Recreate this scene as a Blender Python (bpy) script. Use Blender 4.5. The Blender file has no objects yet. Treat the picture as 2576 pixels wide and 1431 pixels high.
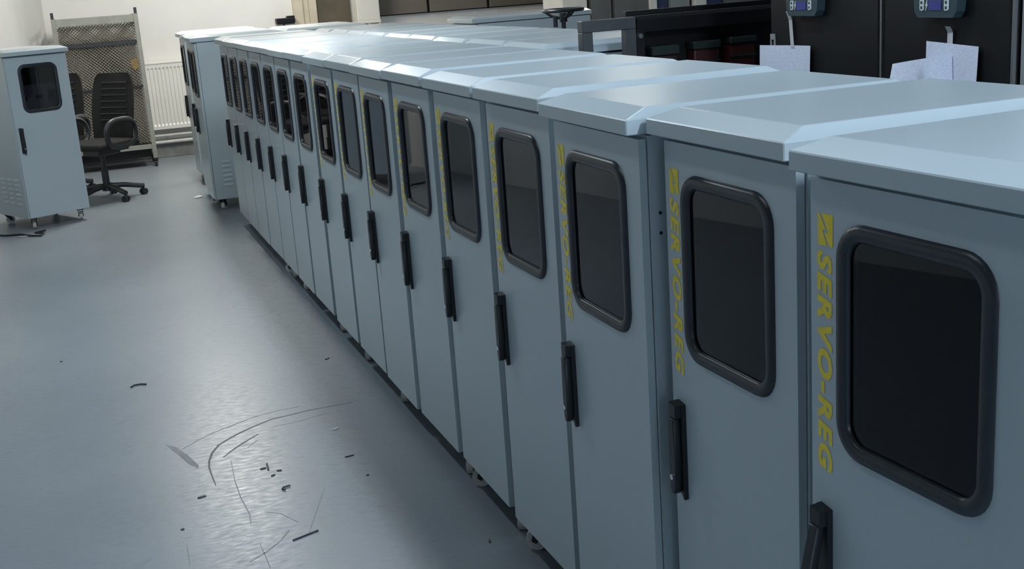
import bpy, bmesh, math, random
from mathutils import Vector, Matrix
random.seed(7)
PI = math.pi
sc = bpy.context.scene
col = sc.collection
# ------------------------------------------------------------------ camera
f_px, pit, yaw, rol = 3000.0, math.radians(14.36), math.radians(19.43), math.radians(4.06)
fw = Vector((math.sin(yaw)*math.cos(pit), math.cos(yaw)*math.cos(pit), -math.sin(pit)))
rt = Vector((math.cos(yaw), -math.sin(yaw), 0))
dn = -Vector((math.sin(yaw)*math.sin(pit), math.cos(yaw)*math.sin(pit), math.cos(pit)))
r2 = math.cos(rol)*rt + math.sin(rol)*dn
d2 = -math.sin(rol)*rt + math.cos(rol)*dn
cam_d = bpy.data.cameras.new('camera'); cam = bpy.data.objects.new('camera', cam_d); col.objects.link(cam)
cam_d.sensor_fit = 'HORIZONTAL'; cam_d.sensor_width = 36.0; cam_d.lens = f_px/2576*36.0
cam_d.clip_start = 0.05; cam_d.clip_end = 100
M4 = Matrix(((r2.x, -d2.x, -fw.x, 0), (r2.y, -d2.y, -fw.y, 0), (r2.z, -d2.z, -fw.z, 1.6), (0, 0, 0, 1)))
cam.matrix_world = M4
sc.camera = cam
# ------------------------------------------------------------------ world, exposure
w = bpy.data.worlds.new('world'); sc.world = w; w.use_nodes = True
w.node_tree.nodes['Background'].inputs[0].default_value = (0.62, 0.80, 1.0, 1)
w.node_tree.nodes['Background'].inputs[1].default_value = 8.0      # daylight, enters by the window behind the camera
vs = sc.view_settings
vs.view_transform = 'Standard'; vs.look = 'None'; vs.exposure = 0.0; vs.gamma = 1.0; vs.use_curve_mapping = False
# ceiling lamps: (x, y, power, colour)
LAMPS = [(1.7, -0.8, 138, (0.70, 0.84, 1.0)), (1.4, 3.2, 27, (0.72, 0.86, 1.0)), (1.3, 6.6, 42, (0.86, 0.93, 1.0)),
         (0.95, 10.7, 88, (1.0, 0.96, 0.88)), (4.6, 9.5, 16, (1.0, 0.95, 0.84)), (0.0, 5.7, 26, (0.79, 0.91, 1.0)), (0.0, 1.9, 4, (0.76, 0.90, 1.0)),
         (2.35, 12.2, 30, (1.0, 0.96, 0.88))]
CEIL = 3.15
# ------------------------------------------------------------------ materials
MATS = {}
def mat(name, rgb, rough=0.5, metal=0.0, spec=0.5, noise=None, bump=None, emit=None, coat=0.0):
    if name in MATS: return MATS[name]
    m = bpy.data.materials.new(name); m.use_nodes = True; MATS[name] = m
    nt = m.node_tree; b = nt.nodes['Principled BSDF']
    b.inputs['Base Color'].default_value = (*rgb, 1); b.inputs['Roughness'].default_value = rough
    b.inputs['Metallic'].default_value = metal; b.inputs['Specular IOR Level'].default_value = spec
    if coat: b.inputs['Coat Weight'].default_value = coat
    tc = nt.nodes.new('ShaderNodeTexCoord')
    if noise:                                           # (scale, amount): slight unevenness of the colour
        n = nt.nodes.new('ShaderNodeTexNoise'); n.inputs['Scale'].default_value = noise[0]; n.inputs['Detail'].default_value = 5
        nt.links.new(tc.outputs['Object'], n.inputs['Vector'])
        r = nt.nodes.new('ShaderNodeValToRGB'); a = noise[1]
        r.color_ramp.elements[0].position = 0.3; r.color_ramp.elements[1].position = 0.7
        r.color_ramp.elements[0].color = (*[c*(1-a) for c in rgb], 1); r.color_ramp.elements[1].color = (*[min(1, c*(1+a)) for c in rgb], 1)
        nt.links.new(n.outputs['Fac'], r.inputs['Fac']); nt.links.new(r.outputs['Color'], b.inputs['Base Color'])
    if bump:                                            # (scale, strength, distance)
        n = nt.nodes.new('ShaderNodeTexNoise'); n.inputs['Scale'].default_value = bump[0]; n.inputs['Detail'].default_value = 2
        nt.links.new(tc.outputs['Object'], n.inputs['Vector'])
        bp = nt.nodes.new('ShaderNodeBump'); bp.inputs['Strength'].default_value = bump[1]; bp.inputs['Distance'].default_value = bump[2]
        nt.links.new(n.outputs['Fac'], bp.inputs['Height']); nt.links.new(bp.outputs['Normal'], b.inputs['Normal'])
    if emit:
        b.inputs['Emission Color'].default_value = (*emit[0], 1); b.inputs['Emission Strength'].default_value = emit[1]
    return m
PAINT = mat('light_grey_powder_coat', (0.465, 0.535, 0.565), 0.27, noise=(1.3, 0.03), bump=(260, 0.28, 0.0004))
INNER = mat('inner_grey_steel', (0.60, 0.62, 0.62), 0.5, noise=(3, 0.05))
RUBBER = mat('black_rubber', (0.022, 0.027, 0.034), 0.32, noise=(40, 0.1))
BLACKP = mat('black_plastic', (0.016, 0.018, 0.021), 0.38, noise=(30, 0.1))
DARKMET = mat('dark_steel', (0.05, 0.055, 0.06), 0.45, 0.6, noise=(20, 0.1))
CHROME = mat('chrome', (0.75, 0.75, 0.75), 0.2, 1.0, noise=(60, 0.05))
YELLOW = mat('yellow_print', (0.92, 0.70, 0.05), 0.5, noise=(90, 0.08))
WHEEL = mat('grey_rubber_wheel', (0.55, 0.53, 0.49), 0.6, noise=(30, 0.1))
BLACKM = mat('black_painted_steel', (0.006, 0.006, 0.007), 0.45, spec=0.3, noise=(8, 0.15), bump=(200, 0.2, 0.0004))
BLACKF = mat('black_fabric', (0.007, 0.007, 0.008), 0.85, noise=(120, 0.2))
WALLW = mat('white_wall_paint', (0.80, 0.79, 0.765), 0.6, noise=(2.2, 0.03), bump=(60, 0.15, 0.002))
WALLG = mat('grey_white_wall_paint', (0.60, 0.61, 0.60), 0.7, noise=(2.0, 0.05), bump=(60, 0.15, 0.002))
CEILM = mat('dull_ceiling_paint', (0.42, 0.42, 0.40), 0.8, noise=(3, 0.06))
BASEB = mat('dark_grey_skirting', (0.20, 0.21, 0.20), 0.6, noise=(9, 0.25))
OLIVE = mat('olive_brown_panel', (0.10, 0.085, 0.055), 0.45, noise=(5, 0.25))
TAUPE = mat('taupe_panel', (0.17, 0.145, 0.12), 0.5, noise=(4, 0.12))
BEIGE = mat('beige_paint', (0.58, 0.52, 0.41), 0.55, noise=(7, 0.1))
CREAM = mat('cream_white_enamel', (0.76, 0.74, 0.68), 0.5, noise=(5, 0.05))
RADW = mat('white_radiator_enamel', (0.80, 0.80, 0.76), 0.35, noise=(5, 0.02))
GREYG = mat('grey_green_frame_paint', (0.27, 0.28, 0.25), 0.5, noise=(10, 0.12))
MESHW = mat('galvanised_wire', (0.27, 0.255, 0.22), 0.4, 0.4, noise=(60, 0.2))
MESHD = mat('dull_galvanised_sheet', (0.075, 0.070, 0.058), 0.5, 0.2, noise=(14, 0.3))
DGREY = mat('dark_grey_steel', (0.13, 0.135, 0.13), 0.5, noise=(6, 0.12))
MGREY = mat('mid_grey_steel', (0.27, 0.29, 0.29), 0.5, noise=(6, 0.12))
NAVY = mat('navy_steel', (0.03, 0.045, 0.11), 0.5, noise=(6, 0.12))
TEALH = mat('dark_teal_plastic', (0.030, 0.055, 0.065), 0.4, noise=(20, 0.1))
LCD = mat('blue_display', (0.02, 0.025, 0.12), 0.25, noise=(50, 0.2), emit=((0.10, 0.12, 0.75), 0.10))
PRINTW = mat('white_print', (0.62, 0.66, 0.64), 0.5, noise=(80, 0.05))
TAPE = mat('masking_tape', (0.55, 0.55, 0.55), 0.6, noise=(40, 0.06))
RED = mat('dark_red_varnish', (0.035, 0.003, 0.004), 0.5, noise=(20, 0.2))
GREEN = mat('dark_green_varnish', (0.006, 0.014, 0.012), 0.5, noise=(20, 0.2))
SCUFF = mat('dark_scuff', (0.075, 0.075, 0.08), 0.55, noise=(60, 0.4))
FAINT = mat('faint_scuff', (0.17, 0.18, 0.19), 0.5, noise=(60, 0.4))
PATCH = mat('grey_paint_smear', (0.20, 0.21, 0.22), 0.6, noise=(30, 0.2))
CHIP = mat('dark_scrap', (0.045, 0.048, 0.045), 0.6, noise=(60, 0.3))
WHITES = mat('white_plastic_scrap', (0.8, 0.8, 0.8), 0.5, noise=(60, 0.05))
CARDB = mat('brown_tape', (0.22, 0.16, 0.06), 0.6, noise=(30, 0.2))
TUBE = mat('lit_tube', (0.9, 0.9, 0.9), 0.5, noise=(5, 0.01), emit=((1.0, 0.97, 0.90), 3.0))

def floor_mat():
    m = bpy.data.materials.new('worn_grey_blue_epoxy'); m.use_nodes = True; nt = m.node_tree; b = nt.nodes['Principled BSDF']
    L = nt.links.new; N = nt.nodes.new
    tc = N('ShaderNodeTexCoord')
    n1 = N('ShaderNodeTexNoise'); n1.inputs['Scale'].default_value = 1.1; n1.inputs['Detail'].default_value = 6; L(tc.outputs['Object'], n1.inputs['Vector'])
    r1 = N('ShaderNodeValToRGB'); L(n1.outputs['Fac'], r1.inputs['Fac'])
    r1.color_ramp.elements[0].position = 0.3; r1.color_ramp.elements[0].color = (0.188, 0.222, 0.252, 1)
    r1.color_ramp.elements[1].position = 0.72; r1.color_ramp.elements[1].color = (0.23, 0.264, 0.294, 1)
    # fine wear: stretched noise
    mp = N('ShaderNodeMapping'); mp.inputs['Scale'].default_value = (22, 64, 1); mp.inputs['Rotation'].default_value = (0, 0, 0.25); L(tc.outputs['Object'], mp.inputs['Vector'])
    n2 = N('ShaderNodeTexNoise'); n2.inputs['Scale'].default_value = 1.0; n2.inputs['Detail'].default_value = 6; n2.inputs['Roughness'].default_value = 0.65; L(mp.outputs['Vector'], n2.inputs['Vector'])
    r2_ = N('ShaderNodeValToRGB'); L(n2.outputs['Fac'], r2_.inputs['Fac'])
    r2_.color_ramp.elements[0].position = 0.30; r2_.color_ramp.elements[0].color = (0.72, 0.72, 0.72, 1)
    r2_.color_ramp.elements[1].position = 0.42; r2_.color_ramp.elements[1].color = (1, 1, 1, 1)
    mx = N('ShaderNodeMix'); mx.data_type = 'RGBA'; mx.blend_type = 'MULTIPLY'; mx.inputs[0].default_value = 0.55
    L(r1.outputs['Color'], mx.inputs[6]); L(r2_.outputs['Color'], mx.inputs[7]); L(mx.outputs[2], b.inputs['Base Color'])
    mr = N('ShaderNodeMapRange'); L(n2.outputs['Fac'], mr.inputs['Value'])
    mr.inputs['From Min'].default_value = 0.25; mr.inputs['From Max'].default_value = 0.75
    mr.inputs['To Min'].default_value = 0.46; mr.inputs['To Max'].default_value = 0.24; L(mr.outputs['Result'], b.inputs['Roughness'])
    bp = N('ShaderNodeBump'); bp.inputs['Strength'].default_value = 0.25; bp.inputs['Distance'].default_value = 0.002
    L(n2.outputs['Fac'], bp.inputs['Height']); L(bp.outputs['Normal'], b.inputs['Normal'])
    b.inputs['Specular IOR Level'].default_value = 0.5
    return m
FLOORM = floor_mat()
def glass_mat(name, tint, ior):
    m = bpy.data.materials.new(name); m.use_nodes = True; nt = m.node_tree; nt.nodes.remove(nt.nodes['Principled BSDF'])
    L = nt.links.new; N = nt.nodes.new; out = nt.nodes['Material Output']
    t = N('ShaderNodeBsdfTransparent'); t.inputs[0].default_value = (*tint, 1)
    g = N('ShaderNodeBsdfGlossy'); g.inputs['Roughness'].default_value = 0.02; g.inputs[0].default_value = (0.9, 0.92, 0.95, 1)
    fr = N('ShaderNodeFresnel'); fr.inputs[0].default_value = ior
    mx = N('ShaderNodeMixShader'); L(fr.outputs[0], mx.inputs[0]); L(t.outputs[0], mx.inputs[1]); L(g.outputs[0], mx.inputs[2]); L(mx.outputs[0], out.inputs[0])
    return m
PANE = glass_mat('smoked_acrylic', (0.42, 0.42, 0.45), 1.45)
def paper_mat():
    m = mat('printed_paper', (0.72, 0.75, 0.84), 0.8)
    nt = m.node_tree; b = nt.nodes['Principled BSDF']; L = nt.links.new; N = nt.nodes.new
    tc = N('ShaderNodeTexCoord'); mp = N('ShaderNodeMapping'); mp.inputs['Scale'].default_value = (150, 150, 330); L(tc.outputs['Object'], mp.inputs['Vector'])
    n = N('ShaderNodeTexNoise'); n.inputs['Scale'].default_value = 1.0; n.inputs['Detail'].default_value = 4; L(mp.outputs['Vector'], n.inputs['Vector'])
    r = N('ShaderNodeValToRGB'); L(n.outputs['Fac'], r.inputs['Fac'])
    r.color_ramp.elements[0].position = 0.35; r.color_ramp.elements[0].color = (0.60, 0.64, 0.76, 1)
    r.color_ramp.elements[1].position = 0.55; r.color_ramp.elements[1].color = (0.74, 0.78, 0.90, 1)
    L(r.outputs['Color'], b.inputs['Base Color']); return m
PAPER = paper_mat()

# ------------------------------------------------------------------ mesh helpers
def box(bm, x0, x1, y0, y1, z0, z1, bev=0.0, seg=1):
    vs_ = [bm.verts.new(p) for p in ((x0,y0,z0),(x1,y0,z0),(x1,y1,z0),(x0,y1,z0),(x0,y0,z1),(x1,y0,z1),(x1,y1,z1),(x0,y1,z1))]
    fs = [bm.faces.new([vs_[i] for i in q]) for q in ((3,2,1,0),(4,5,6,7),(0,1,5,4),(1,2,6,5),(2,3,7,6),(3,0,4,7))]
    if bev > 0:
        es = list({e for f in fs for e in f.edges})
        bmesh.ops.bevel(bm, geom=es, offset=bev, segments=seg, affect='EDGES', profile=0.6)
def prism(bm, pts, axis, a0, a1):
    """closed 2D outline extruded along an axis ('x': pts are (y,z); 'y': (x,z); 'z': (x,y))"""
    def P(p, a): return (a, p[0], p[1]) if axis == 'x' else ((p[0], a, p[1]) if axis == 'y' else (p[0], p[1], a))
    A = [bm.verts.new(P(p, a0)) for p in pts]; B = [bm.verts.new(P(p, a1)) for p in pts]; n = len(pts)
    bm.faces.new(A); bm.faces.new(B[::-1])
    for i in range(n): bm.faces.new((A[i], A[(i+1) % n], B[(i+1) % n], B[i]))
def cyl(bm, p0, p1, r0, r1=None, n=14, cap=True):
    r1 = r0 if r1 is None else r1
    p0 = Vector(p0); p1 = Vector(p1); d = (p1-p0).normalized()
    u = d.orthogonal().normalized(); v = d.cross(u)
    A = [bm.verts.new(p0+(u*math.cos(2*PI*i/n)+v*math.sin(2*PI*i/n))*r0) for i in range(n)]
    B = [bm.verts.new(p1+(u*math.cos(2*PI*i/n)+v*math.sin(2*PI*i/n))*r1) for i in range(n)]
    for i in range(n): bm.faces.new((A[i], A[(i+1) % n], B[(i+1) % n], B[i]))
    if cap: bm.faces.new(A[::-1]); bm.faces.new(B)
def tube(bm, pts, r, n=10, closed=False, flat=1.0):
    pts = [Vector(p) for p in pts]; m = len(pts); rings = []
    up = None
    for i, p in enumerate(pts):
        a = pts[(i-1) % m] if (closed or i > 0) else p; b = pts[(i+1) % m] if (closed or i < m-1) else p
        t = (b-a).normalized()
        if up is None: up = t.orthogonal().normalized()
        u = (up - t*up.dot(t)).normalized(); up = u; v = t.cross(u)
        rings.append([bm.verts.new(p+(u*math.cos(2*PI*k/n)*r+v*math.sin(2*PI*k/n)*r*flat)) for k in range(n)])
    last = m if closed else m-1
    for i in range(last):
        A, B = rings[i], rings[(i+1) % m]
        for k in range(n): bm.faces.new((A[k], A[(k+1) % n], B[(k+1) % n], B[k]))
    if not closed: bm.faces.new(rings[0][::-1]); bm.faces.new(rings[-1])
def finish(bm, name, material, smooth=None):
    bmesh.ops.recalc_face_normals(bm, faces=bm.faces[:])
    me = bpy.data.meshes.new(name); bm.to_mesh(me); bm.free(); me.materials.append(material)
    if smooth is not None:
        me.shade_smooth(); 
        if smooth < PI: me.set_sharp_from_angle(angle=smooth)
    return me
def mk(fn, name, material, smooth=None):
    bm = bmesh.new(); fn(bm); return finish(bm, name, material, smooth)
def ob(name, me, parent=None, loc=(0, 0, 0), rot=(0, 0, 0), label=None):
    o = bpy.data.objects.new(name, me); col.objects.link(o); o.parent = parent; o.location = loc; o.rotation_euler = rot
    if label: o['label'] = label
    return o
def tag(o, label, cat, group=None):
    o['label'] = label; o['category'] = cat
    if group: o['group'] = group
    return o
def thing(name, label, cat, loc=(0, 0, 0), rz=0.0, group=None):
    o = bpy.data.objects.new(name, None); col.objects.link(o); o.empty_display_size = 0.1
    o.location = loc; o.rotation_euler = (0, 0, rz); return tag(o, label, cat, group)
def struct(name, me, loc=(0, 0, 0), rz=0.0):
    o = ob(name, me, None, loc, (0, 0, rz)); o['kind'] = 'structure'; return o
def rrect(cx, cz, w, h, r, n=7):
    P = []
    for (sx, sz, a0) in ((1, 1, 0), (-1, 1, PI/2), (-1, -1, PI), (1, -1, 3*PI/2)):
        for i in range(n):
            a = a0+PI/2*i/(n-1); P.append((cx+sx*(w/2-r)+r*math.cos(a), cz+sz*(h/2-r)+r*math.sin(a)))
    return P
SM = math.radians(40)

# ------------------------------------------------------------------ the room
RX0, RX1, RY0, RY1 = -3.6, 9.0, -4.0, 13.3
fl = struct('floor', mk(lambda b: box(b, -5.0, RX1+.2, RY0-.2, RY1+.2, -0.1, 0), 'floor', FLOORM))
struct('ceiling', mk(lambda b: box(b, -5.0, RX1+.2, RY0-.2, RY1+.2, CEIL, CEIL+.1), 'ceiling', CEILM))
struct('wall_back', mk(lambda b: box(b, -0.6, RX1, RY1, RY1+.15, 0, CEIL), 'wall_back', WALLW))
LWX = -0.14                                            # the left wall runs off at a slant from the far corner
LWS = 0.245
def left_wall(b):
    pts = [(LWX, RY1), (LWX-LWS*(RY1-RY0), RY0), (LWX-LWS*(RY1-RY0)-.15, RY0), (LWX-.15, RY1)]
    prism(b, pts, 'z', 0, CEIL)
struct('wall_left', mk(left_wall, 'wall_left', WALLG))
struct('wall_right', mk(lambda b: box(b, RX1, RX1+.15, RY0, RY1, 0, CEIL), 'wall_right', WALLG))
WX0, WX1, WZ0, WZ1 = 0.3, 5.1, 1.0, 2.7
def front_wall(b):
    y0, y1 = RY0-.15, RY0
    box(b, -5.0, WX0, y0, y1, 0, CEIL); box(b, WX1, RX1, y0, y1, 0, CEIL); box(b, WX0, WX1, y0, y1, 0, WZ0); box(b, WX0, WX1, y0, y1, WZ1, CEIL)
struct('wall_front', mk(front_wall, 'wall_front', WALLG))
def win_frame(b):
    y0, y1 = RY0-.10, RY0-.04
    for i in range(5): x = WX0+(WX1-WX0-.06)*i/4; box(b, x, x+.06, y0, y1, WZ0, WZ1)
    box(b, WX0, WX1, y0, y1, WZ0, WZ0+.06); box(b, WX0, WX1, y0, y1, WZ1-.06, WZ1)
w1 = struct('window_1', mk(win_frame, 'window_frame', CREAM))
CLEAR = glass_mat('clear_window_glass', (0.95, 0.97, 0.97), 1.25)
for i in range(4):
    x = WX0+.06+(WX1-WX0-.06)*i/4
    ob('window_pane', mk(lambda b: box(b, x, x+(WX1-WX0-.06)/4-.06, RY0-.073, RY0-.069, WZ0+.06, WZ1-.06), 'window_pane', CLEAR), w1)
struct('baseboard_back', mk(lambda b: box(b, LWX+.02, 2.36, RY1-.03, RY1, 0.0, 0.145, 0.004), 'baseboard_back', BASEB))
# door in the far wall: two beige jambs, dark leaf
struct('trim_1', mk(lambda b: (box(b, 2.39, 2.50, RY1-.05, RY1, 0, 2.25, .004), box(b, 2.56, 2.645, RY1-.07, RY1, 0, 2.25, .004), box(b, 2.50, 2.56, RY1-.02, RY1, 0, 2.25)), 'jamb', BEIGE))
d1 = struct('door_1', mk(lambda b: box(b, 2.645, 3.02, RY1-.04, RY1, 0, 2.2, .004), 'door_leaf', OLIVE))
ob('door_handle', mk(lambda b: (cyl(b, (2.72, RY1-.04, 1.05), (2.72, RY1-.09, 1.05), .01), cyl(b, (2.72, RY1-.085, 1.05), (2.83, RY1-.085, 1.05), .009)), 'lever', DARKMET, SM), d1)

# floor wear: scuffs and a smear, thin films on the floor
SC = {'A': [(0.189, 4.329), (0.255, 4.394), (0.328, 4.451), (0.406, 4.494), (0.487, 4.538), (0.578, 4.56), (0.668, 4.564)],
 'B': [(0.264, 3.92), (0.262, 4.012), (0.262, 4.1), (0.269, 4.157), (0.288, 4.232), (0.321, 4.303), (0.365, 4.349), (0.421, 4.397), (0.484, 4.44), (0.546, 4.475), (0.624, 4.485), (0.697, 4.499), (0.786, 4.497), (0.876, 4.498)],
 'C': [(0.32, 4.167), (0.358, 4.219), (0.403, 4.271), (0.474, 4.34)], 'D': [(0.531, 4.385), (0.589, 4.39), (0.648, 4.397), (0.772, 4.434)],
 'E': [(0.414, 4.216), (0.458, 4.273)], 'F': [(0.342, 4.131), (0.329, 3.919), (0.328, 3.77), (0.336, 3.626), (0.328, 3.547)],
 'G': [(0.286, 3.289), (0.346, 3.336), (0.394, 3.386), (0.432, 3.449)], 'H': [(0.333, 3.397), (0.335, 3.321), (0.336, 3.223)],
 'I': [(0.598, 3.713), (0.554, 3.594), (0.482, 3.394)], 'J': [(0.386, 3.617), (0.428, 3.582), (0.467, 3.489)], 'K': [(0.127, 3.501), (0.122, 3.361)]}
WID = {'A': .006, 'B': .010, 'C': .009, 'D': .003, 'E': .005, 'F': .004, 'G': .005, 'H': .003, 'I': .003, 'J': .003, 'K': .003}
for k, pts in SC.items():
    def rib(b, pts=pts, wd=WID[k]):
        L, R = [], []
        n = len(pts)
        for i, p in enumerate(pts):
            a = Vector(pts[max(i-1, 0)]); c = Vector(pts[min(i+1, n-1)]); t = (c-a).normalized(); nn = Vector((-t.y, t.x))
            ww = wd*(0.35+0.65*math.sin(PI*(i+0.35)/n))*0.5
            q = Vector(p); L.append(b.verts.new((*(q+nn*ww), 0.0004))); R.append(b.verts.new((*(q-nn*ww), 0.0004)))
        for i in range(n-1): b.faces.new((L[i], R[i], R[i+1], L[i+1]))
    ob('scuff_mark', mk(rib, 'scuff_mark', SCUFF if k in 'BC' else FAINT), fl)
PP = [(0.14, 4.407), (0.171, 4.364), (0.204, 4.257), (0.23, 4.134), (0.225, 4.107), (0.196, 4.176), (0.174, 4.274), (0.156, 4.341)]
ob('paint_smear', mk(lambda b: prism(b, PP, 'z', 0.0002, 0.0006), 'paint_smear', PATCH), fl, label='grey paint smear on the floor')

# ------------------------------------------------------------------ the cabinets
ZB, ZT = 0.09, 1.292            # bottom and top of the body
BT = 0.018                      # the door stands this proud of the body
CACHE = {}
def cm(key, fn, material, smooth=None):
    if key not in CACHE: CACHE[key] = mk(fn, key[0], material, smooth)
    return CACHE[key]
WCZ, WH, WW, WR = 1.052, 0.363, 0.310, 0.055     # window centre height, outer height, width and corner radius
def text_mesh():
    cu = bpy.data.curves.new('lettering', 'FONT'); cu.body = 'SERVO-REG'; cu.size = 1.0; cu.shear = 0.22; cu.offset = 0.042
    cu.space_character = 1.18; cu.resolution_u = 4; cu.fill_mode = 'FRONT'
    o = bpy.data.objects.new('lettering_tmp', cu); col.objects.link(o)
    dg = bpy.context.evaluated_depsgraph_get(); dg.update()
    me = bpy.data.meshes.new_from_object(o.evaluated_get(dg))
    bpy.data.objects.remove(o); 
    xs = [v.co.x for v in me.vertices]; ys = [v.co.y for v in me.vertices]
    x0, x1, y0, y1 = min(xs), max(xs), min(ys), max(ys)
    for v in me.vertices:
        u = (v.co.x-x0)/(x1-x0); t = (v.co.y-y0)/(y1-y0)
        v.co = Vector((t*0.034, -0.0006, -u*0.350))
    me.materials.clear(); me.materials.append(YELLOW); me.name = 'lettering'
    return me
TEXT = text_mesh()
def emblem(b):
    W_, H_ = 0.034, 0.048
    for poly in ([(0, 1), (0, 0), (.62, 0), (.30, .48), (.52, .50), (.10, 1)], [(1, 0), (1, 1), (.24, 1), (.70, .42), (.46, .40), (.76, 0)]):
        b.faces.new([b.verts.new((x*W_, -0.0006, -(1-z)*H_)) for x, z in poly])
EMB = mk(emblem, 'emblem', YELLOW)
def make_caster(root, loc, a):
    key = ('caster',)
    def fork(b):
        cyl(b, (0, 0, .078), (0, 0, .0905), .028, n=16)
        for s in (-1, 1): prism(b, [(-.022, .08), (.022, .08), (.036, .030), (.022, .022), (.008, .04)], 'x', s*.0165-.002, s*.0165+.002)
        cyl(b, (-.02, .022, .0315), (.02, .022, .0315), .006, n=8)
    c = ob('caster', cm(key, fork, BLACKP, SM), root, loc, (0, 0, a))
    def wh(b):
        cyl(b, (-.012, 0, 0), (.012, 0, 0), .0315, n=20); cyl(b, (-.0135, 0, 0), (.0135, 0, 0), .014, n=12)
    ob('wheel', cm(('wheel',), wh, WHEEL, SM), c, (0, .022, .0315))
    return c
def make_cabinet(loc, rz, label, group=None, W=0.446, D=0.62, letters=False, inside=True, louvres=None, lever=0.0, dz=0.0, name='control_cabinet', casters=True):
    """origin on the floor below the middle of the door's front; the front looks along local -y"""
    root = thing(name, label, 'cabinet', loc, rz, group)
    k = (round(W, 3), round(D, 3)); hw = W/2
    def body(b):
        t = 0.010; y0, y1 = BT, D
        box(b, -hw, -hw+t, y0, y1, ZB, ZT); box(b, hw-t, hw, y0, y1, ZB, ZT)
        box(b, -hw+t, hw-t, y1-t, y1, ZB, ZT); box(b, -hw+t, hw-t, y0, y1-t, ZB, ZB+t); box(b, -hw+t, hw-t, y0, y1-t, ZT-t, ZT)
        box(b, -hw+t, -hw+.03, y0+.001, y0+.008, ZB+t, ZT-t); box(b, hw-.03, hw-t, y0+.001, y0+.008, ZB+t, ZT-t)
    bo = ob('body', cm(('body',)+k, body, PAINT), root)
    if not louvres or louvres == 'holes':
        def hole(b): cyl(b, (0, 0, 0), (.0012, 0, 0), .0035, n=10)
        if louvres == 'holes':
            for zz in (1.14, 1.10): ob('screw_hole', cm(('screw_hole',), hole, BLACKP), bo, (hw, BT+.02, zz))
    ov, ch, cs = 0.030, 0.055, 0.030                        # lid: overhang, chamfer width front and side
    def lid(b):
        so = 0.007; z0, z1, z2 = ZT+.006, 1.328, 1.346
        X0, X1, Y0, Y1 = -hw-so, hw+so, -ov, D+.012
        lo = [(X0, Y0), (X1, Y0), (X1, Y1), (X0, Y1)]; hi = [(X0+cs, Y0+ch), (X1-cs, Y0+ch), (X1-cs, Y1-ch*.6), (X0+cs, Y1-ch*.6)]
        A = [b.verts.new((*p, z0)) for p in lo]; B = [b.verts.new((*p, z1)) for p in lo]; C_ = [b.verts.new((*p, z2)) for p in hi]
        b.faces.new(A[::-1]); b.faces.new(C_)
        for i in range(4):
            j = (i+1) % 4; b.faces.new((A[i], A[j], B[j], B[i])); b.faces.new((B[i], B[j], C_[j], C_[i]))
        bmesh.ops.bevel(b, geom=b.edges[:], offset=0.0018, segments=1, affect='EDGES')
    ob('lid', cm(('lid',)+k, lid, PAINT), root, (0, 0, dz))
    ob('lid_seal', cm(('lid_seal',)+k, lambda b: box(b, -hw+.004, hw-.004, BT+.004, D-.004, ZT, ZT+.007), RUBBER), root)
    dw = hw-0.006
    def door(b):
        o_ = [(-dw, ZB+.004), (dw, ZB+.004), (dw, ZT-.006), (-dw, ZT-.006)]; i_ = rrect(0, WCZ, WW-.03, WH-.03, WR-.015)
        vo = [b.verts.new((x, 0, z)) for x, z in o_]; vi = [b.verts.new((x, 0, z)) for x, z in i_]
        es = [b.edges.new((v[i], v[(i+1) % len(v)])) for v in (vo, vi) for i in range(len(v))]
        bmesh.ops.triangle_fill(b, use_beauty=True, use_dissolve=False, edges=es)
        r = bmesh.ops.extrude_face_region(b, geom=b.faces[:])
        for v in r['geom']:
            if isinstance(v, bmesh.types.BMVert): v.co.y += BT-.002
    dr = ob('door', cm(('door',)+k, door, PAINT), root)
    def gasket(b):
        prof = [(-.012, .004), (-.012, -.003), (-.009, -.006), (-.003, -.0085), (.005, -.0085), (.011, -.006), (.014, 0.0), (.010, .004)]
        base = rrect(0, WCZ, WW-.030, WH-.030, WR-.012, 8); n = len(base); rings = []
        for i in range(n):
            a = Vector(base[i-1]); c = Vector(base[(i+1) % n]); t = (c-a).normalized(); nn = Vector((t.y, -t.x))
            p = Vector(base[i]); rings.append([b.verts.new((p.x+nn.x*s, y, p.y+nn.y*s)) for s, y in prof])
        m = len(prof)
        for i in range(n):
            A, B = rings[i], rings[(i+1) % n]
            for q in range(m): b.faces.new((A[q], A[(q+1) % m], B[(q+1) % m], B[q]))
    ob('window_gasket', cm(('window_gasket',), gasket, RUBBER, math.radians(60)), dr, label='black rubber window gasket')
    def pane(b): prism(b, rrect(0, WCZ, WW-.034, WH-.034, WR-.016, 6), 'y', .002, .005)
    ob('window_pane', cm(('window_pane',), pane, PANE), dr, label='dark smoked window pane')
    hx, hz = -dw+0.036, 0.675                              # door handle
    def plate(b):
        prism(b, [(-.014, .100), (.014, .096), (.014, -.104), (.004, -.094), (-.014, -.088)], 'y', -.010, 0.0)
        prism(b, [(-.012, .100), (.012, .096), (.012, .070), (-.012, .070)], 'y', -.024, -.010)
    ob('handle_plate', cm(('handle_plate',), plate, BLACKP), dr, (hx, 0, hz))
    def lev(b):
        pts = [(-.010, 0), (.010, 0), (.011, -.10), (.010, -.148), (.005, -.160), (-.005, -.160), (-.010, -.148), (-.011, -.10)]
        prism(b, pts, 'y', -.016, 0.0); bmesh.ops.bevel(b, geom=[e for e in b.edges], offset=.002, segments=1, affect='EDGES')
    ob('handle_lever', cm(('handle_lever',), lev, BLACKP, SM), dr, (hx, -.0115, hz+.069), (lever, 0, 0))
    o = ob('lock_barrel', cm(('lock_barrel',), lambda b: cyl(b, (0, 0, 0), (0, -.003, 0), .006, n=12), CHROME), dr, (hx, -.0270, hz-.055), label='chrome lock barrel')
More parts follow.
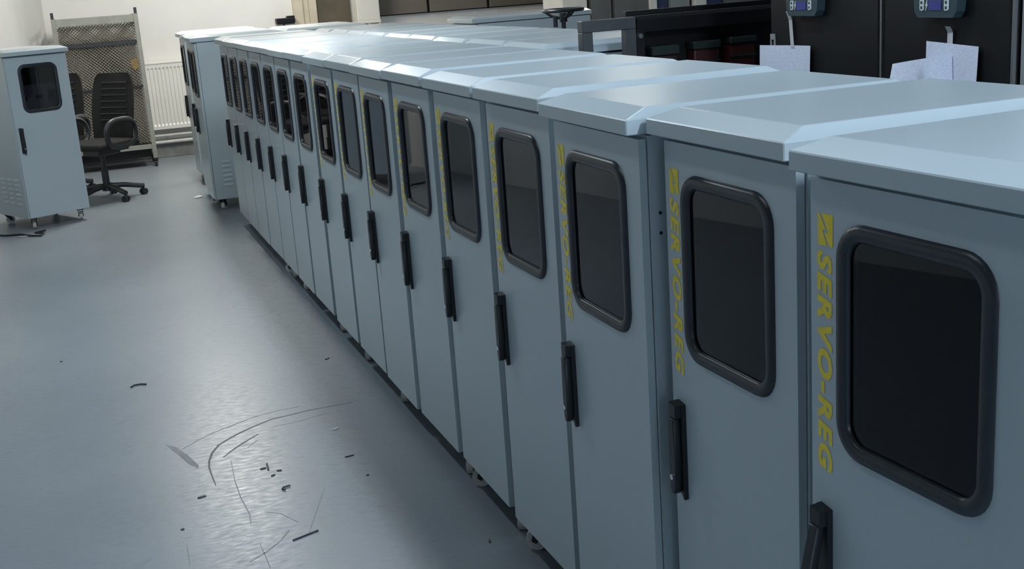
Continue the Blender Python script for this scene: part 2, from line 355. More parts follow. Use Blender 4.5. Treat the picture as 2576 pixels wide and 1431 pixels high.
    if lever:
        v = Vector((0, -.0155, -.124)); v.rotate(Matrix.Rotation(lever, 3, 'X')); o.location = (hx, -.0115+v.y, hz+.069+v.z); o.rotation_euler = (lever, 0, 0)
    if letters:
        ob('lettering', TEXT, dr, (-dw+.016, 0, 1.180), label='yellow SERVO-REG lettering')
        ob('emblem', EMB, dr, (-dw+.018, 0, 1.236), label='yellow square emblem with lightning gap')
    if inside:
        ob('mounting_plate', cm(('mounting_plate',)+k, lambda b: box(b, -hw+.035, hw-.035, .060, .064, .86, 1.075, .001), INNER), root)
        ob('back_plate', cm(('back_plate',)+k, lambda b: box(b, -hw+.035, hw-.035, .22, .224, .80, 1.26, .001), OLIVE), root)
        for x in (-.075, .045): ob('inner_strip', cm(('inner_strip',), lambda b: box(b, -.009, .009, .12, .13, 1.06, 1.25, .001), INNER), root, (x, 0, 0))
        for x in (-.10,): ob('selector_knob', cm(('selector_knob',), lambda b: (cyl(b, (0, 0, 0), (0, -.006, 0), .014), cyl(b, (0, -.006, 0), (0, -.02, 0), .009)), BLACKP, SM), root, (x, .060, .975))
        for x in (-.005, .025): ob('pilot_switch', cm(('pilot_switch',), lambda b: (box(b, -.013, .013, -.012, 0, -.013, .013, .002), cyl(b, (0, -.012, 0), (0, -.018, 0), .008)), BLACKP, SM), root, (x, .060, .985))
        ob('circuit_breaker', cm(('circuit_breaker',), lambda b: (box(b, -.026, .026, -.022, 0, -.042, .042, .003), box(b, -.014, .014, -.034, -.022, -.012, .012, .002)), DARKMET), root, (.108, .060, .985))
    if louvres and louvres != 'holes':
        def lv(b): prism(b, [(0, .009), (.008, -.006), (0, -.009)], 'y', -.035, .035)
        sgn = 1 if louvres == 'right' else -1
        for cc in range(3):
            for rr in range(6):
                o = ob('louvre', cm(('louvre',), lv, PAINT), bo, (sgn*hw, BT+.105+cc*.115, .20+rr*.036), (0, 0, 0 if sgn > 0 else PI))
    if casters:
        for sx in (-1, 1):
            for y in (.066, D-.08): make_caster(root, (sx*(hw-.055), y, 0), random.choice((.3, -.5, 1.0, 2.6, -2.2)) if y < .2 else random.uniform(-PI, PI))
    return root
NUM = ['first', 'second', 'third', 'fourth', 'fifth', 'sixth', 'seventh', 'eighth', 'ninth', 'tenth', 'eleventh', 'twelfth', 'thirteenth', 'fourteenth', 'fifteenth', 'sixteenth']
# long row: world y of the door's far edge, x of the door face, yaw
ROW = [(1.490, 1.004, 3.0), (2.012, 1.033, 0.5), (2.487, 1.003, -0.5), (3.008, 1.022, 0.4), (3.510, 1.028, 0.0), (3.988, 1.024, 0.1), (4.459, 1.020, -0.2), (4.930, 1.022, 0.2),
       (5.410, 1.022, 0.0), (5.934, 1.026, 0.1), (6.403, 1.025, -0.1), (6.869, 1.026, 0.0), (7.336, 1.026, 0.2), (7.803, 1.025, 0.0), (8.270, 1.026, 0.0), (8.738, 1.028, 0.0)]
for i, (yl, x, a) in enumerate(ROW):
    lab = f'{NUM[15-i]} cabinet of the long row counting from the radiator'
    lab += ', yellow lettering by its window' if i < 9 else ', pale grey door without lettering'
    yc = yl-0.217
    make_cabinet((x+math.sin(math.radians(a))*0.217, yc, 0), -PI/2+math.radians(a), lab, 'pale grey cabinets of the long row', letters=i < 9, inside=i < 7,
                 lever=-0.20 if i == 0 else 0.0, louvres='holes' if i < 6 else None, dz=(0.0, .001, -.001, .0015, 0.0, .002)[i % 6])
# group of cabinets past the gap, standing a hand forward of the row
make_cabinet((0.925, 9.65, 0), -PI/2, 'pale grey cabinet past the gap, louvred side facing along the aisle', 'cabinets past the gap', louvres='right', inside=False)
make_cabinet((0.955, 10.14, 0), -PI/2, 'pale grey cabinet standing between the louvred one and the one by the radiator', 'cabinets past the gap', inside=False)
make_cabinet((0.99, 11.12, 0), -PI/2, 'pale grey cabinet standing alone just before the radiator', 'cabinets past the gap', inside=False)
make_cabinet((2.23, 9.62, 0), PI/2, 'pale grey cabinet back to back with the louvred cabinet', 'cabinets past the gap', inside=False, D=.60)
make_cabinet((2.25, 10.12, 0), PI/2, 'pale grey cabinet at the back, second past the gap', 'cabinets past the gap', inside=False, D=.60)
# rear row, back to back with the long row
for i in range(9):
    yc = 4.575+i*0.4985
    make_cabinet((2.335+0.006*math.sin(i*2.1), yc, 0), PI/2+math.radians(0.25*math.sin(i*1.7)), f'{NUM[i]} pale grey cabinet of the rear row from the black steel frame', 'pale grey cabinets of the rear row',
                 inside=False, W=.462, D=.60, dz=.001*math.sin(i*3))
# the one standing free across the aisle, turned
ax, ay = -0.426, 9.600; ux, uy = 0.893, 0.450
make_cabinet((ax+ux*.247, ay+uy*.247, 0), math.atan2(uy, ux), 'pale grey cabinet standing alone in front of the office chairs', None, W=.492, D=.60, louvres='left')
# larger grey cabinet behind the rear row
make_cabinet((2.86, 8.80, 0), -PI/2, 'large pale grey cabinet behind the rear row, beside the hand wheel', None, W=.60, D=.92, inside=False, name='large_cabinet')

# ------------------------------------------------------------------ office chairs
def make_chair(loc, rz, label):
    r = thing('office_chair', label, 'chair', loc, rz, 'black office chairs')     # faces local -y
    def seat(b):
        box(b, -.24, .24, -.25, .23, .445, .505, .03, 3)
    ob('seat', mk(seat, 'seat', BLACKF, SM), r)
    def back_outline(t):          # half width at height fraction
        return .235*(0.93+0.25*math.sin(PI*min(1, t*1.05))*.35)*(1 if t < .86 else math.sqrt(max(0.0, 1-((t-.86)/.16)**2))*.35+.65)
    def back(b):
        n = 14; F, B = [], []
        for i in range(n+1):
            t = i/n; z = .50+.55*t; y = .19+.11*t**1.3; hw_ = back_outline(t)
            row = []; row2 = []
            for j in range(7):
                s = -1+2*j/6; cv = .045*(s*s)
                row.append(b.verts.new((s*hw_, y-cv, z))); row2.append(b.verts.new((s*hw_*.99, y-cv+.022, z)))
            F.append(row); B.append(row2)
        for i in range(n):
            for j in range(6):
                b.faces.new((F[i][j], F[i][j+1], F[i+1][j+1], F[i+1][j])); b.faces.new((B[i][j], B[i+1][j], B[i+1][j+1], B[i][j+1]))
            b.faces.new((F[i][0], F[i+1][0], B[i+1][0], B[i][0])); b.faces.new((F[i][6], B[i][6], B[i+1][6], F[i+1][6]))
        for (X, Y) in ((F[0], B[0]), (F[n], B[n])):
            for j in range(6): b.faces.new((X[j], X[j+1], Y[j+1], Y[j]))
    bk = ob('backrest', mk(back, 'backrest', BLACKF, SM), r)
    for i in range(7):
        t = .28+.095*i; z = .50+.55*t; y = .19+.11*t**1.3
        def rib(b, y=y, z=z):
            tube(b, [(s*.15, y-.045*(s*.15/.215)**2-.002, z) for s in (-1, -.6, -.2, .2, .6, 1)], .006, 6)
        ob('back_rib', mk(rib, 'back_rib', BLACKP, SM), bk)
    ob('back_bracket', mk(lambda b: tube(b, [(0, .05, .42), (0, .22, .42), (0, .27, .50), (0, .262, .72)], .022, 8, flat=1.6), 'back_bracket', BLACKP, SM), r)
    for s in (-1, 1):
        def arm(b, s=s):
            pts = []
            for i in range(30):
                a = 2*PI*i/30; c, q = math.cos(a), math.sin(a)
                pts.append((s*(.285+.01*q), -.02+.165*math.copysign(abs(c)**.75, c), .575+.115*math.copysign(abs(q)**.8, q)))
            tube(b, pts, .018, 8, True, 1.25)
        am = ob('armrest', mk(arm, 'armrest', BLACKP, SM), r)
        ob('arm_bracket', mk(lambda b, s=s: box(b, min(s*.18, s*.285), max(s*.18, s*.285), -.06, .04, .432, .452, .004), 'arm_bracket', BLACKP), am)
    ob('tilt_mechanism', mk(lambda b: box(b, -.10, .10, -.12, .12, .385, .45, .012, 2), 'tilt_mechanism', BLACKP), r)
    ob('gas_column', mk(lambda b: (cyl(b, (0, 0, .09), (0, 0, .25), .030, n=16), cyl(b, (0, 0, .25), (0, 0, .40), .020, n=16)), 'gas_column', BLACKP, SM), r)
    ob('hub', mk(lambda b: cyl(b, (0, 0, .075), (0, 0, .135), .042, .036, n=16), 'hub', BLACKP, SM), r)
    for i in range(5):
        a = -.28+2*PI*i/5
        def leg(b, a=a):
            d = Vector((math.cos(a), math.sin(a), 0))
            tube(b, [d*.03+Vector((0, 0, .115)), d*.14+Vector((0, 0, .108)), d*.27+Vector((0, 0, .082)), d*.31+Vector((0, 0, .075))], .022, 8)
        lg = ob('leg', mk(leg, 'leg', BLACKP, SM), r)
        def cst(b, a=a):
            d = Vector((math.cos(a), math.sin(a), 0))*.30; t = Vector((-math.sin(a+.5), math.cos(a+.5), 0))
            for s in (-1, 1): cyl(b, d+t*s*.006+Vector((0, 0, .027)), d+t*s*.026+Vector((0, 0, .027)), .027, n=14)
            cyl(b, d+Vector((0, 0, .03)), d+Vector((0, 0, .08)), .011, n=8)
        ob('castor_wheel', mk(cst, 'castor_wheel', BLACKP, SM), lg)
    return r
make_chair((0.175, 10.76, 0), math.radians(-48), 'black office chair with looped arms between the free-standing cabinet and the radiator')
make_chair((-0.21, 11.35, 0), math.radians(-30), 'black office chair mostly hidden behind the free-standing cabinet')

# ------------------------------------------------------------------ mesh trolley rack by the wall
def make_rack():
    r = thing('mesh_rack', 'tall grey-green trolley rack filled with wire mesh panels by the wall', 'rack', (0.33, 12.62, 0), 0)
    X = .405; ZTOP = 1.52
    for sx in (-1, 1):
        for y in (0, .42):
            p = ob('post', mk(lambda b: box(b, -.021, .021, -.021, .021, .085, ZTOP, .002), 'post', GREYG), r, (sx*(X-.021), y, 0))
            if y == 0: ob('post_stub', mk(lambda b: box(b, -.014, .014, -.014, .014, 0, .06, .002), 'post_stub', DARKMET), p, (sx*.004, 0, ZTOP))
            def cas(b): cyl(b, (0, 0, .06), (0, 0, .088), .024); cyl(b, (-.012, .012, .033), (.012, .012, .033), .033, n=16); box(b, -.018, -.013, -.01, .03, .03, .07); box(b, .013, .018, -.01, .03, .03, .07)
            ob('caster', cm(('rack_caster',), cas, BLACKP, SM), r, (sx*(X-.021), y, 0))
    for (z, h, y, nm) in ((1.478, .07, 0, 'top_rail'), (1.478, .07, .42, 'top_rail'), (.205, .045, 0, 'bottom_rail'), (.205, .045, .42, 'bottom_rail')):
        ob(nm, mk(lambda b, z=z, h=h: box(b, -X+.042, X-.042, -.016, .016, z-h/2, z+h/2, .002), nm, GREYG), r, (0, y, 0))
    for sx in (-1, 1):
        for z in (1.478, .205): ob('side_rail', mk(lambda b, z=z: box(b, -.014, .014, .021, .399, z-.02, z+.02, .002), 'side_rail', GREYG), r, (sx*(X-.021), 0, 0))
    ob('crossbar', mk(lambda b: box(b, -X+.042, X-.042, .03, .06, 1.228, 1.268, .002), 'crossbar', DARKMET), r)
    ob('crossbar', mk(lambda b: box(b, -X+.042, X-.042, .03, .05, .80, .82, .002), 'crossbar', DARKMET), r)
    ob('base_tray', mk(lambda b: box(b, -X+.05, X-.05, .03, .40, .10, .20, .004), 'base_tray', BLACKM), r)
    # wire mesh panels: woven diagonals, real wires, one part each
    def mesh(b, z0, z1, y, pitch, r_, ang):
        x0, x1 = -X+.045, X-.045; dx, dz = math.cos(ang), math.sin(ang)
        for s in (-1, 1):
            c = -3.0
            while c < 3.0:
                # line through (c,0) direction (dx, s*dz), clipped to the panel
                pts = []
                tmin, tmax = -9, 9
                t0, t1 = sorted(((x0-c)/dx, (x1-c)/dx)); tmin, tmax = max(tmin, t0), min(tmax, t1)
                t0, t1 = sorted(((z0)/(s*dz), (z1)/(s*dz))); tmin, tmax = max(tmin, t0), min(tmax, t1)
                if tmax-tmin > .02:
                    p0 = (c+dx*tmin, y+s*.002, s*dz*tmin); p1 = (c+dx*tmax, y+s*.002, s*dz*tmax)
                    d = Vector((p1[0]-p0[0], 0, p1[2]-p0[2])).normalized(); nn = Vector((-d.z, 0, d.x))*r_; q = Vector((0, r_, 0))
                    P0, P1 = Vector(p0), Vector(p1)
                    A = [b.verts.new(P0+o_) for o_ in (nn, q, -nn, -q)]; B = [b.verts.new(P1+o_) for o_ in (nn, q, -nn, -q)]
                    for k in range(4): b.faces.new((A[k], A[(k+1) % 4], B[(k+1) % 4], B[k]))
                c += pitch
    for (z0, z1, y, pt, rr) in ((.24, 1.225, .05, .034, .0035), (1.27, 1.44, .05, .030, .0048), (.24, 1.44, .13, .036, .004)):
        o = ob('wire_mesh', mk(lambda b: mesh(b, z0, z1, y, pt, rr, math.radians(42)), 'wire_mesh', MESHW), r); o['kind'] = 'stuff'
    ob('backing_sheet', mk(lambda b: box(b, -X+.045, X-.045, .30, .303, .24, 1.30), 'backing_sheet', MESHD), r)
    ob('tape_patch', mk(lambda b: prism(b, [(.28, 1.07), (.355, 1.09), (.35, 1.0), (.31, .97), (.285, 1.0)], 'y', .036, .040), 'tape_patch', CARDB), r, label='scrap of brown tape')
make_rack()

# ------------------------------------------------------------------ radiator and pipes
def make_radiator():
    r = thing('radiator', 'white fluted panel radiator on the far wall', 'radiator', (1.33, RY1-.07, 0), 0)
    x0, x1, z0, z1 = -.56, .56, .305, .985
    def panel(b):
        n = int((x1-x0)/.0385); xs = []
        for i in range(n):
            a = x0+(x1-x0)*i/n; s = (x1-x0)/n
            xs += [(a, 0), (a+s*.30, 0), (a+s*.45, .012), (a+s*.85, .012)]
        xs.append((x1, 0))
        rows = [(z0, 0), (z0+.035, 0), (z0+.055, 1), (z1-.055, 1), (z1-.035, 0), (z1, 0)]
        G = [[b.verts.new((x, -.028+d*k, z)) for x, d in xs] for z, k in rows]
        for i in range(len(rows)-1):
            for j in range(len(xs)-1): b.faces.new((G[i][j], G[i][j+1], G[i+1][j+1], G[i+1][j]))
    ob('front_panel', mk(panel, 'front_panel', RADW), r)
    ob('back_panel', mk(lambda b: box(b, x0, x1, .030, .042, z0, z1, .003), 'back_panel', RADW), r)
    ob('top_grille', mk(lambda b: box(b, x0-.004, x1+.004, -.034, .046, z1, z1+.022, .004), 'top_grille', RADW), r)
    for s in (x0, x1): ob('side_cover', mk(lambda b: box(b, s-.003, s+.003, -.030, .044, z0, z1, .001), 'side_cover', RADW), r)
    ob('bracket', mk(lambda b: (box(b, -.4, -.37, .042, .069, .5, .9), box(b, .37, .4, .042, .069, .5, .9)), 'bracket', RADW), r)
make_radiator()
PIPE = mat('light_grey_pipe_paint', (0.55, 0.56, 0.54), 0.4, noise=(12, 0.08))
for z, rr, lab in ((.235, .016, 'upper grey heating pipe running under the radiator'), (.165, .019, 'lower grey heating pipe just above the skirting')):
    o = thing('heating_pipe', lab, 'pipe', (0, RY1-.06, z))
    ob('pipe_run', mk(lambda b: cyl(b, (LWX+.05, 0, 0), (2.37, 0, 0), rr, n=14), 'pipe_run', PIPE, SM), o)
    for x in (.9, 2.0): ob('pipe_clip', mk(lambda b: box(b, x-.01, x+.01, -.005, .06, -.008, .008, .002), 'pipe_clip', DARKMET), o)
o = thing('dark_box', 'small dark box on a shelf bracket beside the door jamb', 'box', (2.28, RY1-.11, 1.30))
ob('case', mk(lambda b: box(b, -.10, .10, -.06, .06, 0, .055, .006), 'case', BLACKM), o); ob('raised_lid', mk(lambda b: box(b, .02, .10, -.05, .05, .055, .075, .004), 'raised_lid', BLACKM), o)
ob('shelf_bracket', mk(lambda b: (box(b, -.09, .09, -.05, .10, -.012, 0, .002), box(b, -.01, .01, .09, .108, -.12, -.012, .002)), 'shelf_bracket', DARKMET), o)

# ------------------------------------------------------------------ things along the far wall
o = thing('wall_panelling', 'dark taupe wall panels with narrow black gaps above the pale dado', 'panelling', (0, RY1, 0))
for a, c in ((3.30, 3.895), (3.93, 4.61), (4.645, 5.30), (5.335, 6.0), (6.035, 6.7)):
    ob('panel', mk(lambda b: box(b, a, c, -.06, -.02, 1.30, 2.55, .004), 'panel', TAUPE), o)
ob('backing', mk(lambda b: box(b, 3.30, 6.7, -.02, 0, 1.29, 2.55), 'backing', BLACKM), o)
o = thing('stand_box', 'narrow cream box on a thin-legged stand beside the dark door', 'box', (3.16, RY1-.20, 0))
ob('case', mk(lambda b: box(b, -.125, .125, -.10, .10, 1.265, 1.85, .008, 2), 'case', CREAM), o)
for sx in (-.115, 0, .115):
    for sy in (-.09, .09): ob('leg', mk(lambda b: box(b, -.010, .010, -.010, .010, 0, 1.235, .002), 'leg', CREAM), o, (sx, sy, 0))
ob('top_rail', mk(lambda b: box(b, -.13, .13, -.105, .105, 1.235, 1.265, .003), 'top_rail', CREAM), o)
def tallcab(name, label, x0, x1, y, m, z1=2.0, d=.5, group=None):
    o = thing(name, label, 'cabinet', ((x0+x1)/2, y, 0), 0, group); h = (x1-x0)/2
    ob('body', mk(lambda b: box(b, -h, h, .02, d, .05, z1, .004), 'body', m), o)
    ob('plinth', mk(lambda b: box(b, -h+.02, h-.02, .03, d-.02, 0, .05), 'plinth', BLACKM), o)
    ob('door', mk(lambda b: box(b, -h+.006, h-.006, 0, .019, .07, z1-.02, .003), 'door', m), o)
    ob('handle', mk(lambda b: box(b, h-.05, h-.035, -.02, 0, .95, 1.1, .003), 'handle', BLACKP), o)
tallcab('metal_locker', 'narrow dark grey metal locker beside the white locker', 4.90, 5.13, 11.0, DGREY)
tallcab('metal_locker', 'wide dark grey metal locker beside the white post', 5.155, 5.53, 11.0, DGREY)
tallcab('metal_locker', 'white locker behind the hand wheel', 4.60, 4.87, 11.0, CREAM)
tallcab('metal_locker', 'dark blue metal locker between the white posts', 5.64, 5.78, 11.05, NAVY)
tallcab('metal_locker', 'mid grey metal locker between the white posts', 5.80, 6.03, 11.05, MGREY)
tallcab('metal_locker', 'dark blue metal locker past the second white post', 6.21, 6.40, 11.05, NAVY)
tallcab('metal_locker', 'dark grey metal locker last along the white posts', 6.42, 6.95, 11.05, DGREY)
for x0, x1, lab in ((5.54, 5.62, 'narrow white post between dark lockers'), (6.05, 6.18, 'wider white post past the grey locker')):
    o = thing('white_post', lab, 'post', ((x0+x1)/2, 11.02, 0)); h = (x1-x0)/2
    ob('shaft', mk(lambda b: box(b, -h, h, -.04, .04, .01, CEIL-.005, .004), 'shaft', CREAM), o); ob('foot_plate', mk(lambda b: box(b, -h-.004, h+.004, -.07, .07, 0, .01), 'foot_plate', DGREY), o)

# ------------------------------------------------------------------ hand wheel on its stand
o = thing('hand_wheel', 'black spoked hand wheel on a slim stand behind the rear row', 'hand wheel', (2.52, 6.02, 0))
HZ = 1.418
ob('rim', mk(lambda b: tube(b, [(.105*math.cos(2*PI*i/28), .105*math.sin(2*PI*i/28), HZ) for i in range(28)], .010, 8, True), 'rim', BLACKP, SM), o)
for i in range(3):
    a = .5+2*PI*i/3; ob('spoke', mk(lambda b: tube(b, [(.1*math.cos(a), .1*math.sin(a), HZ-.002), (.06*math.cos(a), .06*math.sin(a), HZ-.03), (.012*math.cos(a), .012*math.sin(a), HZ-.042)], .008, 8), 'spoke', BLACKP, SM), o)
ob('hub', mk(lambda b: cyl(b, (0, 0, HZ-.062), (0, 0, HZ-.015), .021, n=16), 'hub', BLACKP, SM), o)
ob('shaft', mk(lambda b: cyl(b, (0, 0, .02), (0, 0, HZ-.06), .012, n=12), 'shaft', DARKMET, SM), o)
ob('foot', mk(lambda b: cyl(b, (0, 0, 0), (0, 0, .02), .13, .12, n=24), 'foot', DARKMET, SM), o)
ob('grip_knob', mk(lambda b: cyl(b, (-.055, -.02, HZ-.085), (-.055, -.02, HZ-.03), .012, n=12), 'grip_knob', DARKMET, SM), o)

# ------------------------------------------------------------------ black transformer rack with its end frame
o = thing('transformer_rack', 'low black steel rack holding three coils, open frame at its end', 'rack', (0, 4.14, 0))
FR = mat('grey_black_frame_paint', (0.050, 0.052, 0.055), 0.42, noise=(15, 0.15))
for x in (1.806, 1.985):
    ob('frame_post', mk(lambda b: box(b, x, x+.042, .0, .045, 0, 1.385, .002), 'frame_post', FR), o)
ob('frame_rail', mk(lambda b: box(b, 1.806, 2.027, 0, .045, 1.385, 1.428, .002), 'frame_rail', FR), o)
ob('frame_rail', mk(lambda b: box(b, 1.848, 1.985, .005, .04, .25, .29, .002), 'frame_rail', FR), o)
ob('back_panel', mk(lambda b: box(b, 2.03, 2.95, .075, .085, .15, 1.40, .001), 'back_panel', BLACKM), o)
ob('top_cover', mk(lambda b: prism(b, [(0, 1.37), (-.005, 1.418), (.015, 1.43), (.10, 1.43), (.10, 1.37)], 'x', 2.03, 2.95), 'top_cover', BLACKM), o)
ob('top_flange', mk(lambda b: box(b, 2.03, 2.95, .09, .12, 1.43, 1.448, .001), 'top_flange', BLACKM), o)
for x in (2.9,): ob('frame_post', mk(lambda b: box(b, x, x+.045, .0, .07, 0, 1.37, .002), 'frame_post', FR), o)
ob('base_rail', mk(lambda b: box(b, 2.03, 2.90, 0, .07, .08, .15, .002), 'base_rail', BLACKM), o)
ob('bolt_head', mk(lambda b: cyl(b, (2.042, 0, 1.357), (2.042, -.008, 1.357), .009, n=10), 'bolt_head', CHROME), o, label='bright bolt head'); 
ob('bolt_plate', mk(lambda b: box(b, 2.028, 2.06, 0, .06, 1.05, 1.37), 'bolt_plate', BLACKM), o)
for i, x in enumerate((2.15, 2.33, 2.49)):
    c = ob('coil', mk(lambda b: box(b, x-.055, x+.055, .01, .074, .6, 1.275+.01*i, .008, 2), 'coil', RED), o, label='dark red coil')
    ob('coil_clamp', mk(lambda b: box(b, x-.06, x+.06, .0, .074, 1.275+.01*i, 1.312+.004*i, .004), 'coil_clamp', GREEN), c)
    ob('coil_tie', mk(lambda b: box(b, x-.058, x+.058, .002, .010, 1.225+.01*i, 1.232+.01*i), 'coil_tie', GREEN), c)

# ------------------------------------------------------------------ tall black cabinets with meters
TX = 2.28
def tall_black(y0, y1, label, my, mz):
    o = thing('black_cabinet', label, 'cabinet', (TX, (y0+y1)/2, 0), -PI/2, 'tall black cabinets')
    h = (y1-y0)/2
    ob('body', mk(lambda b: box(b, -h, h, .02, .6, .06, 1.85, .003), 'body', BLACKM), o)
    ob('plinth', mk(lambda b: box(b, -h+.01, h-.01, .04, .58, 0, .06), 'plinth', BLACKM), o)
    ob('door', mk(lambda b: box(b, -h+.012, h-.012, 0, .019, .08, 1.83, .003), 'door', BLACKM), o)
    ob('edge_strip', mk(lambda b: box(b, h-.010, h-.001, .004, .0195, .07, 1.84), 'edge_strip', mat('dull_aluminium_strip', (0.22, 0.22, 0.22), 0.45, 0.5, noise=(20, 0.1))), o)
    mx = (y0+y1)/2-my
    m_ = ob('meter_housing', mk(lambda b: prism(b, [(-.085, mz+.004), (-.072, mz-.012), (.072, mz-.012), (.085, mz+.004), (.092, mz+.06), (.092, mz+.16), (-.092, mz+.16), (-.092, mz+.06)], 'y', -.030, 0), 'meter_housing', TEALH), o, (mx, 0, 0))
    ob('display', mk(lambda b: box(b, -.024, .026, -.032, -.030, mz+.008, mz+.034), 'display', LCD), m_, label='blue display')
    ob('button_key', mk(lambda b: prism(b, rrect(-.052, mz+.022, .016, .030, .005, 4), 'y', -.033, -.030), 'button_key', PRINTW), m_)
    ob('button_key', mk(lambda b: prism(b, rrect(.048, mz+.022, .016, .030, .005, 4), 'y', -.033, -.030), 'button_key', PRINTW), m_)
    for bx in (-.052, .048): ob('key_window', mk(lambda b: (prism(b, rrect(bx, mz+.029, .008, .008, .002, 3), 'y', -.0336, -.033), prism(b, rrect(bx, mz+.015, .008, .008, .002, 3), 'y', -.0336, -.033)), 'key_window', TEALH), m_)
    ob('bolt_symbol', mk(lambda b: prism(b, [(-.030, mz+.036), (-.038, mz+.020), (-.033, mz+.020), (-.037, mz+.006), (-.027, mz+.024), (-.032, mz+.024)], 'y', -.0325, -.030), 'bolt_symbol', PRINTW), m_)
    ob('label_plate', mk(lambda b: prism(b, [(-.070, mz+.048), (.062, mz+.048), (.066, mz+.085), (-.058, mz+.085)], 'y', -.032, -.030), 'label_plate', PRINTW), m_)
    return o
tall_black(2.478, 3.010, 'tall black cabinet with meter and two loose papers taped below it', 2.742, 1.428)
tall_black(3.016, 3.625, 'tall black cabinet with meter beside the low black rack', 3.384, 1.430)
o = thing('hinge_bracket', 'small grey bracket bolted to the edge of the tall black cabinet', 'bracket', (TX, 3.60, 1.30), -PI/2)
ob('plate', mk(lambda b: (box(b, -.012, -.006, -.004, 0, 0, .055), box(b, .010, .016, -.004, 0, 0, .055), box(b, -.006, .010, -.004, 0, .036, .055)), 'plate', MGREY), o)
ob('pin', mk(lambda b: cyl(b, (-.026, -.004, .012), (-.026, 0, .012), .005, n=10), 'pin', CHROME, SM), o)
# papers hung on tape from the black cabinets
def sheet(name, pts, n_u, n_v, bend, label, strip):
    """pts: four corners (y,z) TL,TR,BR,BL in the cabinet's front plane; bend(u,v) lifts it off the front"""
    o = thing(name, label, 'paper', (TX-.004, 0, 0), 0)
    def fn(b):
        G = []
        for j in range(n_v+1):
            v = j/n_v; row = []
            for i in range(n_u+1):
                u = i/n_u
                y = (pts[0][0]*(1-u)+pts[1][0]*u)*(1-v)+(pts[3][0]*(1-u)+pts[2][0]*u)*v
                z = (pts[0][1]*(1-u)+pts[1][1]*u)*(1-v)+(pts[3][1]*(1-u)+pts[2][1]*u)*v
                row.append(b.verts.new((-bend(u, v), y, z)))
            G.append(row)
        fs = []
        for j in range(n_v):
            for i in range(n_u): fs.append(b.faces.new((G[j][i], G[j][i+1], G[j+1][i+1], G[j+1][i])))
        r = bmesh.ops.extrude_face_region(b, geom=fs)
        for v in r['geom']:
            if isinstance(v, bmesh.types.BMVert): v.co.x += .0006
    ob('sheet', mk(fn, 'sheet', PAPER, SM), o)
    if strip:
        (ya, za, yb, zb, wd) = strip
        def st(b):
            n = 8; A = []
            for i in range(n+1):
                t = i/n; y = ya+(yb-ya)*t; z = za+(zb-za)*t; x = -.003-.010*max(0, .25-t)*4*(1-t)
                A.append((b.verts.new((x, y+wd/2, z)), b.verts.new((x, y-wd/2, z))))
            for i in range(n): b.faces.new((A[i][0], A[i][1], A[i+1][1], A[i+1][0]))
        ob('tape_strip', mk(st, 'tape_strip', TAPE), o, label='strip of pale tape')
    return o
sheet('taped_paper', [(3.655, 1.317), (3.363, 1.322), (3.372, 1.11), (3.662, 1.105)], 10, 6, lambda u, v: .005+.010*(1-u)**3+.004*math.sin(u*7), 'wide printed sheet taped to the black cabinet beside the rack', (3.486, 1.432, 3.472, 1.312, .020))
sheet('taped_paper', [(2.800, 1.350), (2.592, 1.340), (2.598, 1.06), (2.806, 1.07)], 8, 8, lambda u, v: .005+.010*v*abs(math.sin(u*5)), 'upright white sheet taped on top of a curled one', (2.705, 1.392, 2.706, 1.325, .022))
sheet('curled_paper', [(2.905, 1.285), (2.690, 1.318), (2.675, 1.06), (2.90, 1.07)], 12, 8, lambda u, v: .018+.05*(1-u)**2*(.4+v)+.012*math.sin(u*4), 'curled printed sheet hanging under the upright white one', None)
sheet('folded_paper', [(2.706, 1.32), (2.700, 1.322), (2.676, 1.08), (2.748, 1.19)], 6, 6, lambda u, v: .045+.03*v*(1-u), 'folded corner of paper between the taped sheets', None)
# grey column at the end of the black cabinets
o = thing('steel_column', 'grey steel column beside the tall black cabinet with two papers', 'column', (TX+.06, 2.30, 0))
ob('shaft', mk(lambda b: box(b, -.05, .10, -.16, .165, .01, CEIL-.005, .006), 'shaft', MGREY), o); ob('foot_plate', mk(lambda b: box(b, -.055, .12, -.17, .17, 0, .01), 'foot_plate', DGREY), o)

# ------------------------------------------------------------------ litter on the floor
def chip(name, me_fn, m, loc, rz, label, group, cat):
    o = ob(name, mk(me_fn, name, m), None, (*loc, 0), (0, 0, rz)); return tag(o, label, cat, group)
G = 'dark scraps on the floor'
SL = ['long pointed dark nail on the floor between two small oval scraps', 'dark oval scrap lying against the pointed nail', 'short dark chip on the floor across the nail from the oval scrap',
      'small dark chip just below the tip of the pointed nail', 'wide dark flake on the floor below the curved scuff', 'tiny dark crumb on the floor below the wide flake',
      'thin dark splinter on the bare floor beside the cabinet row', 'tiny dark speck between the thin splinter and the cabinet row', 'thin dark splinter near the cabinet casters', 'dark speck alone on the open floor beyond the curled offcut', 'short dark splinter under the edge of the lettered cabinets']
for ((x, y), L, wd, a), sl in zip((((.452, 3.993), .075, .008, 1.5), ((.435, 3.985), .022, .012, .1), ((.484, 3.938), .018, .009, -.3), ((.457, 3.906), .018, .008, .4), ((.209, 3.843), .030, .012, .2),
                         ((.125, 3.617), .012, .008, .1), ((.734, 3.942), .034, .006, .1), ((.752, 3.743), .010, .006, .2), ((.903, 5.129), .03, .006, .6), ((-.229, 5.797), .012, .01, 0), ((.959, 3.077), .02, .006, 1.2)), SL):
    chip('metal_scrap', lambda b: prism(b, [(-L/2, -wd*.1), (-L*.3, -wd/2), (L*.4, -wd*.4), (L/2, 0), (L*.3, wd/2), (-L*.35, wd*.4)], 'z', 0, .003), CHIP, (x, y), a, sl, G, 'scrap')
chip('wood_stick', lambda b: box(b, -.045, .045, -.0028, .0028, 0, .004, .001), CHIP, (.470, 3.383), .35, 'straight dark stick lying on the floor below the scuffed arcs', None, 'stick')
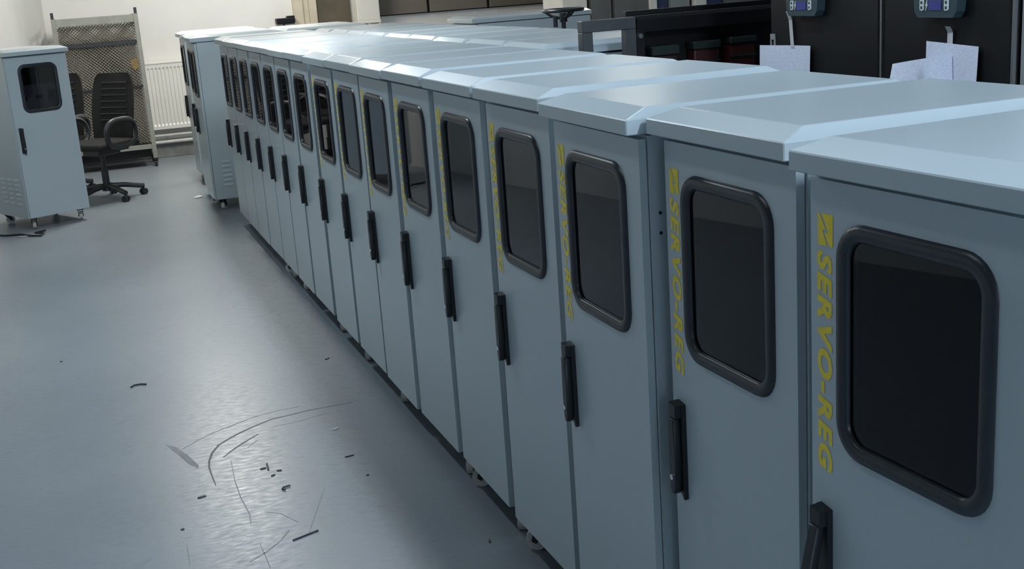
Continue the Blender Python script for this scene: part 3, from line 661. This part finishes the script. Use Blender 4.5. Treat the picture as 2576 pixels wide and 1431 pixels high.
def hook(b): tube(b, [(.02, .012, .004), (-.005, .014, .004), (-.014, .004, .004), (-.008, -.008, .004)], .0028, 6)
chip('metal_hook', hook, CHIP, (.479, 3.766), .3, 'tiny dark bent hook lying on the floor', None, 'hook')
def curl(b): tube(b, [(-.03, -.01, .004), (-.015, .012, .004), (.012, .012, .004), (.035, -.004, .004)], .0035, 6)
chip('rubber_curl', curl, CHIP, (.085, 5.207), 0, 'dark curled offcut lying alone on the open floor', None, 'offcut')
chip('white_chip', lambda b: box(b, -.012, .012, -.004, .004, 0, .003, .001), WHITES, (.747, 4.235), .4, 'tiny white chip on the floor near the cabinet row', None, 'chip')
def crumple(b):
    bmesh.ops.create_icosphere(b, subdivisions=2, radius=.028)
    for v in b.verts: v.co *= random.uniform(.7, 1.2); v.co.x *= 1.5; v.co.z = abs(v.co.z)*.7
chip('crumpled_scrap', crumple, WHITES, (.875, 10.22), .3, 'crumpled white scrap beside the louvred cabinet', None, 'scrap')
# cable and foot plate beside the free-standing cabinet
o = ob('power_cable', mk(lambda b: tube(b, [(-.72, 9.62, .008), (-.60, 9.50, .008), (-.50, 9.47, .008), (-.43, 9.36, .008), (-.36, 9.30, .008), (-.34, 9.40, .008), (-.40, 9.47, .008), (-.33, 9.52, .008)], .007, 8), 'power_cable', BLACKP, SM))
tag(o, 'black cable lying in a loop below the free-standing cabinet', 'cable')
o = ob('metal_plate', mk(lambda b: box(b, -.06, .06, -.02, .02, 0, .006, .002), 'metal_plate', MGREY), None, (-.46, 9.40, 0), (0, 0, .3)); tag(o, 'small grey metal plate on the floor under the free-standing cabinet', 'plate')

# ------------------------------------------------------------------ ceiling lamps
for i, (x, y, pw, c) in enumerate(LAMPS):
    o = thing('ceiling_lamp', f'long twin-tube ceiling lamp, {NUM[i]} of the hall', 'lamp', (x, y, CEIL), 0, 'ceiling lamps')
    ob('housing', mk(lambda b: box(b, -.10, .10, -.65, .65, -.06, 0, .006), 'housing', CREAM), o)
    for s in (-.05, .05): ob('tube', mk(lambda b: cyl(b, (s, -.6, -.08), (s, .6, -.08), .014, n=10), 'tube', TUBE, SM), o)
    ld = bpy.data.lights.new('lamp_light', 'AREA'); ld.shape = 'RECTANGLE'; ld.size = .16; ld.size_y = 1.2; ld.energy = pw; ld.color = c
    l = bpy.data.objects.new('lamp_light', ld); col.objects.link(l); l.parent = o; l.location = (0, 0, -.10)
